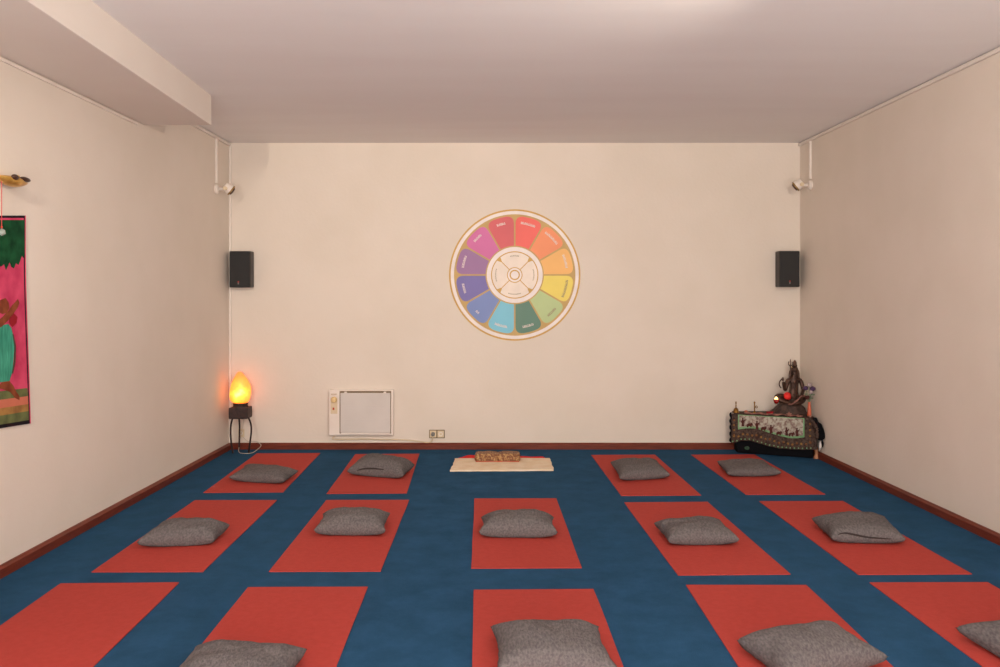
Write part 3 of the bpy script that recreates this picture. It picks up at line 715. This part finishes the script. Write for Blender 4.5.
# crossed legs
h1=J(788.5,398.6,-.02,.030,pel); k0=J(782,397,-.06,.027,h1); k1=J(775.8,396.6,-.09,.021,k0); c_=J(780,400.5,-.115,.018,k1); a_=J(787,402.5,-.12,.013,c_); J(791,403.3,-.125,.010,a_)
h2=J(798,398.8,-.02,.030,pel); k2=J(801.5,399,-.05,.026,h2); k3=J(804.0,399.5,-.07,.020,k2); c2_=J(799.5,402.5,-.105,.018,k3); a2_=J(793,403.6,-.118,.013,c2_); J(789.5,404,-.12,.010,a2_)
me=bpy.data.meshes.new('body'); me.from_pydata(verts,edges,[]); body=bpy.data.objects.new('body',me); C.objects.link(body); body.parent=st
me.materials.append(M['bronze'])
sk_=body.modifiers.new('skin','SKIN'); sk_.use_smooth_shade=True
for i,v in enumerate(me.skin_vertices[0].data): v.radius=((rad[i]*1.3,rad[i]*1.2) if rad[i]>.028 else (rad[i]*1.55,rad[i]*1.45)); v.use_root=(i==0)
ss=body.modifiers.new('sub','SUBSURF'); ss.levels=2; ss.render_levels=2
# head with face, hair, topknot
hc=R_(sp(794.6,370.2)); bm=bl(hc,(.029,.031,.038)); 
blob(bm,hc+Vector((0,-.029,-.003)),(.005,.008,.010),u=10,v=8)
blob(bm,hc+Vector((0,-.026,-.017)),(.009,.005,.004),u=10,v=8)
for s in (-1,1):
    blob(bm,hc+Vector((s*.010,-.026,.006)),(.005,.004,.003),u=10,v=8); blob(bm,hc+Vector((s*.028,0,0)),(.004,.007,.012),u=10,v=8)
link('head',bm,'bronze',st,smooth=True)
hair = link('hair', bl(hc+Vector((0,.008,.012)),(.033,.030,.034),amp=.2,fr=40),'bronze',st,smooth=True)
bm=bmesh.new()
for s in (-1,1): tube(bm,spline([hc+Vector((s*.022,.012,.01)),hc+Vector((s*.036,.012,-.02)),hc+Vector((s*.040,.012,-.06)),hc+Vector((s*.046,.012,-.09))],5),[.014]*10+[.012]*5+[.006],10)
link('hair_locks',bm,'bronze',st,smooth=True)
link('topknot', lt([(0,-.002),(.022,0),(.024,.014),(.017,.024),(.019,.036),(.013,.052),(.006,.062),(0,.066)],18,hc+Vector((.004,.005,.034))),'bronze',st,smooth=True)
# palm with fingers on the raised hand, and the resting hand
def hand(c,up,side,parent):
    bm=bmesh.new(); blob(bm,c,(.010,.006,.012),u=12,v=8)
    for i in range(4): o_=side*(i-1.5)*.005; tube(bm,[c+o_+up*.006,c+o_+up*(.018-.001*abs(i-1.5)),c+o_+up*(.028-.002*abs(i-1.5))+Vector((0,-.003,0))],[.0028,.0026,.0020],8)
    tube(bm,[c-side*.006,c-side*.014+up*.006,c-side*.015+up*.014],[.0032,.003,.0022],8); link('hand',bm,'bronze',parent,smooth=True)
hand(R_(sp(783,380,SY-.072)),Vector((-.1,0,1)).normalized(),Vector((1,0,0)),st)
hand(R_(sp(801,398,SY-.065)),Vector((-.5,-.6,-.3)).normalized(),Vector((.8,-.5,0)).normalized(),st)
P=spline([R_(sp(788,404.5,SY-.14)),R_(sp(792,404,SY-.15)),R_(sp(797,400.5,SY-.14)),R_(sp(801,396.5,SY-.12)),R_(sp(804.5,396,SY-.09)),R_(sp(805.5,399.5,SY-.07)),R_(sp(803,402,SY-.09))],6)
link('sash', tb(P,[.004]+[.008]*(len(P)-2)+[.004],10),'peach',st,smooth=True)
P=spline([R_(sp(781,388,SY-.05)),R_(sp(779.3,385,SY-.06)),R_(sp(779.8,381.5,SY-.06)),R_(sp(782,379,SY-.06))],6); link('armlet_snake', tb(P,.006,8),'bronze',st,smooth=True)
# trident
q0=R_(sp(790.4,398,SY+.04)); q1=R_(sp(790.4,366,SY+.04)); bm=tb([q0,q1],.0045,8)
for dx in (-.016,0,.016):
    tube(bm,spline([q1,q1+Vector((dx,0,.012)),q1+Vector((dx,0,.045 if dx else .068))],5),[.005]*10+[.0015],8)
link('trident',bm,'bronze',st,smooth=True)
link('crescent', tb([hc+Vector((-.024+.010*math.cos(a),-.012,.036+.010*math.sin(a))) for a in [PI*.9+i*.25 for i in range(9)]],[.001,.002,.003,.0035,.0035,.0035,.003,.002,.001],8),'gold',st)
link('prayer_beads', tb([R_(sp(794,386,SY-.045))+Vector((.020*math.cos(a*PI/10),-.003,.032*math.sin(a*PI/10))) for a in range(20)],.0030,8,True),'umber',st)
# red flower and tealight resting on the statue's lap
fpos = sp(787.4,395.9,SY-.125)
tag(link('red_flower', bl((0,0,0),(.033,.025,.034),amp=.28,fr=30,seed=3,u=24,v=16),'flower_red',loc=fpos,smooth=True),'round red flower on the lap of the statue','flower')
tpn = sp(776.2,403.6,SY-.145)
t = thing('tealight','lit tealight in red glass at the knee of the statue','candle',tpn)
link('glass_cup', lt([(0,0),(.014,0),(.024,.02),(.026,.042),(.022,.042),(.0,.012)],20),'redglass',t,smooth=True)
link('flame', lt([(0,.016),(.017,.018),(.021,.034),(.014,.052),(.005,.064),(0,.068)],16),'flame',t,smooth=True)

# ---------------------------------------------------------------- batik hanging on the left wall
def lw(px,py,off=.0):   # photo position on a plane parallel to the left wall
    k=(px-VX)/F; Y=(-2.66-.006*YB+off)/(k-.006); return Vector((k*Y,Y,H-(py-VY)/F*Y))
YE=4.0                # near end, outside the picture
def lwz(Y,z,off): return Vector((xl(Y)+off,Y,z))
zt,zbm=1.972,.785; Ye0=lw(24,215).y; Ye1=lw(29,424).y
t = thing('batik_hanging','painted cloth hanging on the left wall, pink with green leaves and a figure in turquoise','wall hanging',(xl(4.5),4.5,zbm))
def wallpoly(yz,off,th,m,name,parent=t):
    P=[lwz(y,z,off)-t.location for y,z in yz]; return link(name, prism(P,(th,0,0)),m,parent)
def edge(z): 
    s=(zt-z)/(zt-zbm); return Ye0+(Ye1-Ye0)*s-.022*math.sin(PI*min(1,s*1.0))*1.0*(1-s)
n_=14; ez=[zt-(zt-zbm)*i/n_ for i in range(n_+1)]
wallpoly([(YE,zt-.09),(4.6,zt-.036)]+[(edge(z)+ (0),z+(.0 if 0<i<n_ else 0)) for i,z in enumerate(ez)]+[(YE,zbm+.06)],.004,.004,'bat_black','cloth')
wallpoly([(YE,zt-.10),(4.6,zt-.048)]+[(edge(z)-.022,min(z,zt-.016)) for z in ez[:-1]]+[(edge(zbm)-.022,zbm+.03),(YE,zbm+.09)],.008,.002,'bat_pink','painted_ground')
wallpoly([(edge(z),z) for z in ez]+[(edge(z)-.006,z) for z in ez[::-1]],.0085,.002,'bat_pink','pink_hem')
def pyz(px,py): p=lw(px,py); return (p.y,p.z)
def paint(pts,off,m,name): return wallpoly([pyz(*p) for p in pts],off,.0015,m,name)
lf=[(22.6,220)]+[(22.8,254)]+[(21.5,258),(20,255.5),(18.5,260),(16.5,265),(14,263),(12,268.5),(9.5,267),(7.5,262),(6,266),(4,270),(2,264),(0,266)]
yz=[pyz(*p) for p in lf]+[(4.3,1.62),(YE,1.68),(YE,1.86)]
wallpoly(yz,.010,.0015,'bat_green','painted_leaves')
wallpoly([pyz(25.2,388),pyz(26,396),(YE,.985),(YE,1.03)],.010,.0015,'bat_stripe2','painted_field')
wallpoly([pyz(26,396),pyz(26.3,404),(YE,.94),(YE,.985)],.010,.0015,'bat_stripe3','painted_field')
wallpoly([pyz(26.3,404),pyz(26.5,411),(YE,.90),(YE,.94)],.010,.0015,'bat_stripe1','painted_field')
wallpoly([pyz(26.5,411),pyz(26.8,420),(YE,.86),(YE,.90)],.010,.0015,'bat_stripe2','painted_field')
paint([(-14,330),(-4,326),(6,324),(9,328),(11,336),(12,348),(11,362),(10,372),(7,382),(0,382),(-14,384)],.0115,'bat_teal','painted_skirt')
paint([(-6,322),(0,317),(6,311),(10,305),(13,302),(15.5,299),(17,303),(15,308),(10,315),(6,320),(0,326),(-6,330)],.0125,'bat_skin','painted_arm')
paint([(-2,300),(3,298),(6,302),(7,308),(4,313),(0,314),(-4,312)],.0125,'bat_skin','painted_face')
paint([(0,382),(7,381),(11,386),(14,392),(17,396),(17,400),(13,398),(8,392),(0,389),(-6,388)],.0125,'bat_skin','painted_leg')
paint([(7,317),(11,313),(15,317),(14,323),(10,327),(7,323)],.0125,'bat_red','painted_bag')
paint([(11,334),(13.5,346),(13,362),(10.5,374),(9.6,372),(11.8,360),(12,346),(10,334)],.0130,'umber','painted_outline')
# gilded ornament above with a red string and crystal
oc=Vector((0,4.80,2.155)); 
t=thing('gilded_wall_ornament','long gilded leaf-shaped ornament on the left wall above the painted hanging','ornament',(xl(4.80),4.80,oc.z))
bm=bmesh.new(); L_=24
pr=[]
for i in range(L_+1):
    s=i/L_; y=-.16+.31*s; r_=.040*math.sin(PI*min(1,.06+s*.94))**.85; pr.append((y,max(r_,.002)))
rings=[]
for y,r_ in pr:
    rings.append([bm.verts.new((.045+r_*1.1*math.cos(a*PI/8),y,-.006+(r_ if math.sin(a*PI/8)<0 else r_*.45)*math.sin(a*PI/8)+.0)) for a in range(16)])
for a,b in zip(rings,rings[1:]):
    for k in range(16): bm.faces.new((a[k],a[(k+1)%16],b[(k+1)%16],b[k]))
bm.faces.new(rings[0]); bm.faces.new(rings[-1][::-1])
link('gilt_leaf',bm,'gold',t,smooth=True)
link('dark_inlay', bl((.076,.06,.004),(.016,.055,.014)),'umber',t,smooth=True)
link('dark_inlay', bl((.082,-.05,.002),(.014,.030,.016)),'umber',t,smooth=True)
link('mount_pin', tb([(0,0,0),(.045,0,-.004)],.008,10),'gold',t)
link('gilt_stud', bl((.062,.005,.013),(.014,.018,.009)),'gold',t,smooth=True)
hx=xl(4.68)+.05; cpz=H+65/880*4.68
t=thing('crystal_pendant','clear crystal hanging on a red string below the gilded ornament','pendant',(hx,4.68,cpz))
link('red_string', tb([(0,0,.01),(0,0,oc.z-cpz-.006)],.002,8),'red',t)
gm=mat('crystal',(206,214,204),.08); gm.node_tree.nodes['Principled BSDF'].inputs['Transmission Weight'].default_value=.6
bm=bmesh.new(); bmesh.ops.create_icosphere(bm,subdivisions=1,radius=.021); link('crystal_drop',bm,gm,t)
link('red_knot', bl((0,0,.026),(.005,.005,.008)),'red',t)

# ---------------------------------------------------------------- lights: lamps hanging just below the ceiling, outside the picture
def aim(o, to): o.rotation_euler = (Vector(to)-o.location).to_track_quat('-Z','Y').to_euler()
def spot(loc, to, e, r, ang=140, col=(1,.88,.74)):
    l=bpy.data.lights.new('ceiling_spot','SPOT'); l.energy=e; l.shadow_soft_size=r; l.color=col; l.spot_size=math.radians(ang); l.spot_blend=1
    o=bpy.data.objects.new('ceiling_spot',l); C.objects.link(o); o.location=loc; aim(o,to); return o
spot((-1.895,1.5,2.86),(-1.4,8.7,2.3),290,.06,85); spot((1.8,1.5,2.83),(1.5,8.7,2.2),250,.06,85)
spot((1.6,3.5,2.78),(-2.6,6.9,2.0),120,.05,100)
# added soft fill light behind the camera, tilted up to brighten the ceiling
l=bpy.data.lights.new('rear_fill','AREA'); l.shape='RECTANGLE'; l.size=4.6; l.size_y=1.9; l.energy=435; l.color=(1,.94,.91)
o=bpy.data.objects.new('rear_fill',l); C.objects.link(o); o.location=(.35,Y0+.32,1.3); o.rotation_euler=(PI/2+.82,0,0)
w=bpy.data.worlds.new('world'); bpy.context.scene.world=w; w.use_nodes=True
w.node_tree.nodes['Background'].inputs['Color'].default_value=(.02,.02,.02,1)

cam=bpy.data.cameras.new('camera'); co=bpy.data.objects.new('camera',cam); C.objects.link(co)
co.location=(0,0,H); co.rotation_euler=(PI/2,0,0)
cam.sensor_fit='HORIZONTAL'; cam.sensor_width=36; cam.lens=36*F/1000
cam.shift_x=(500-VX)/1000; cam.shift_y=-(333.5-VY)/1000
cam.clip_start=.05
bpy.context.scene.camera=co
vs=bpy.context.scene.view_settings; vs.view_transform='Standard'; vs.look='None'; vs.exposure=.11; vs.gamma=1; vs.use_curve_mapping=False
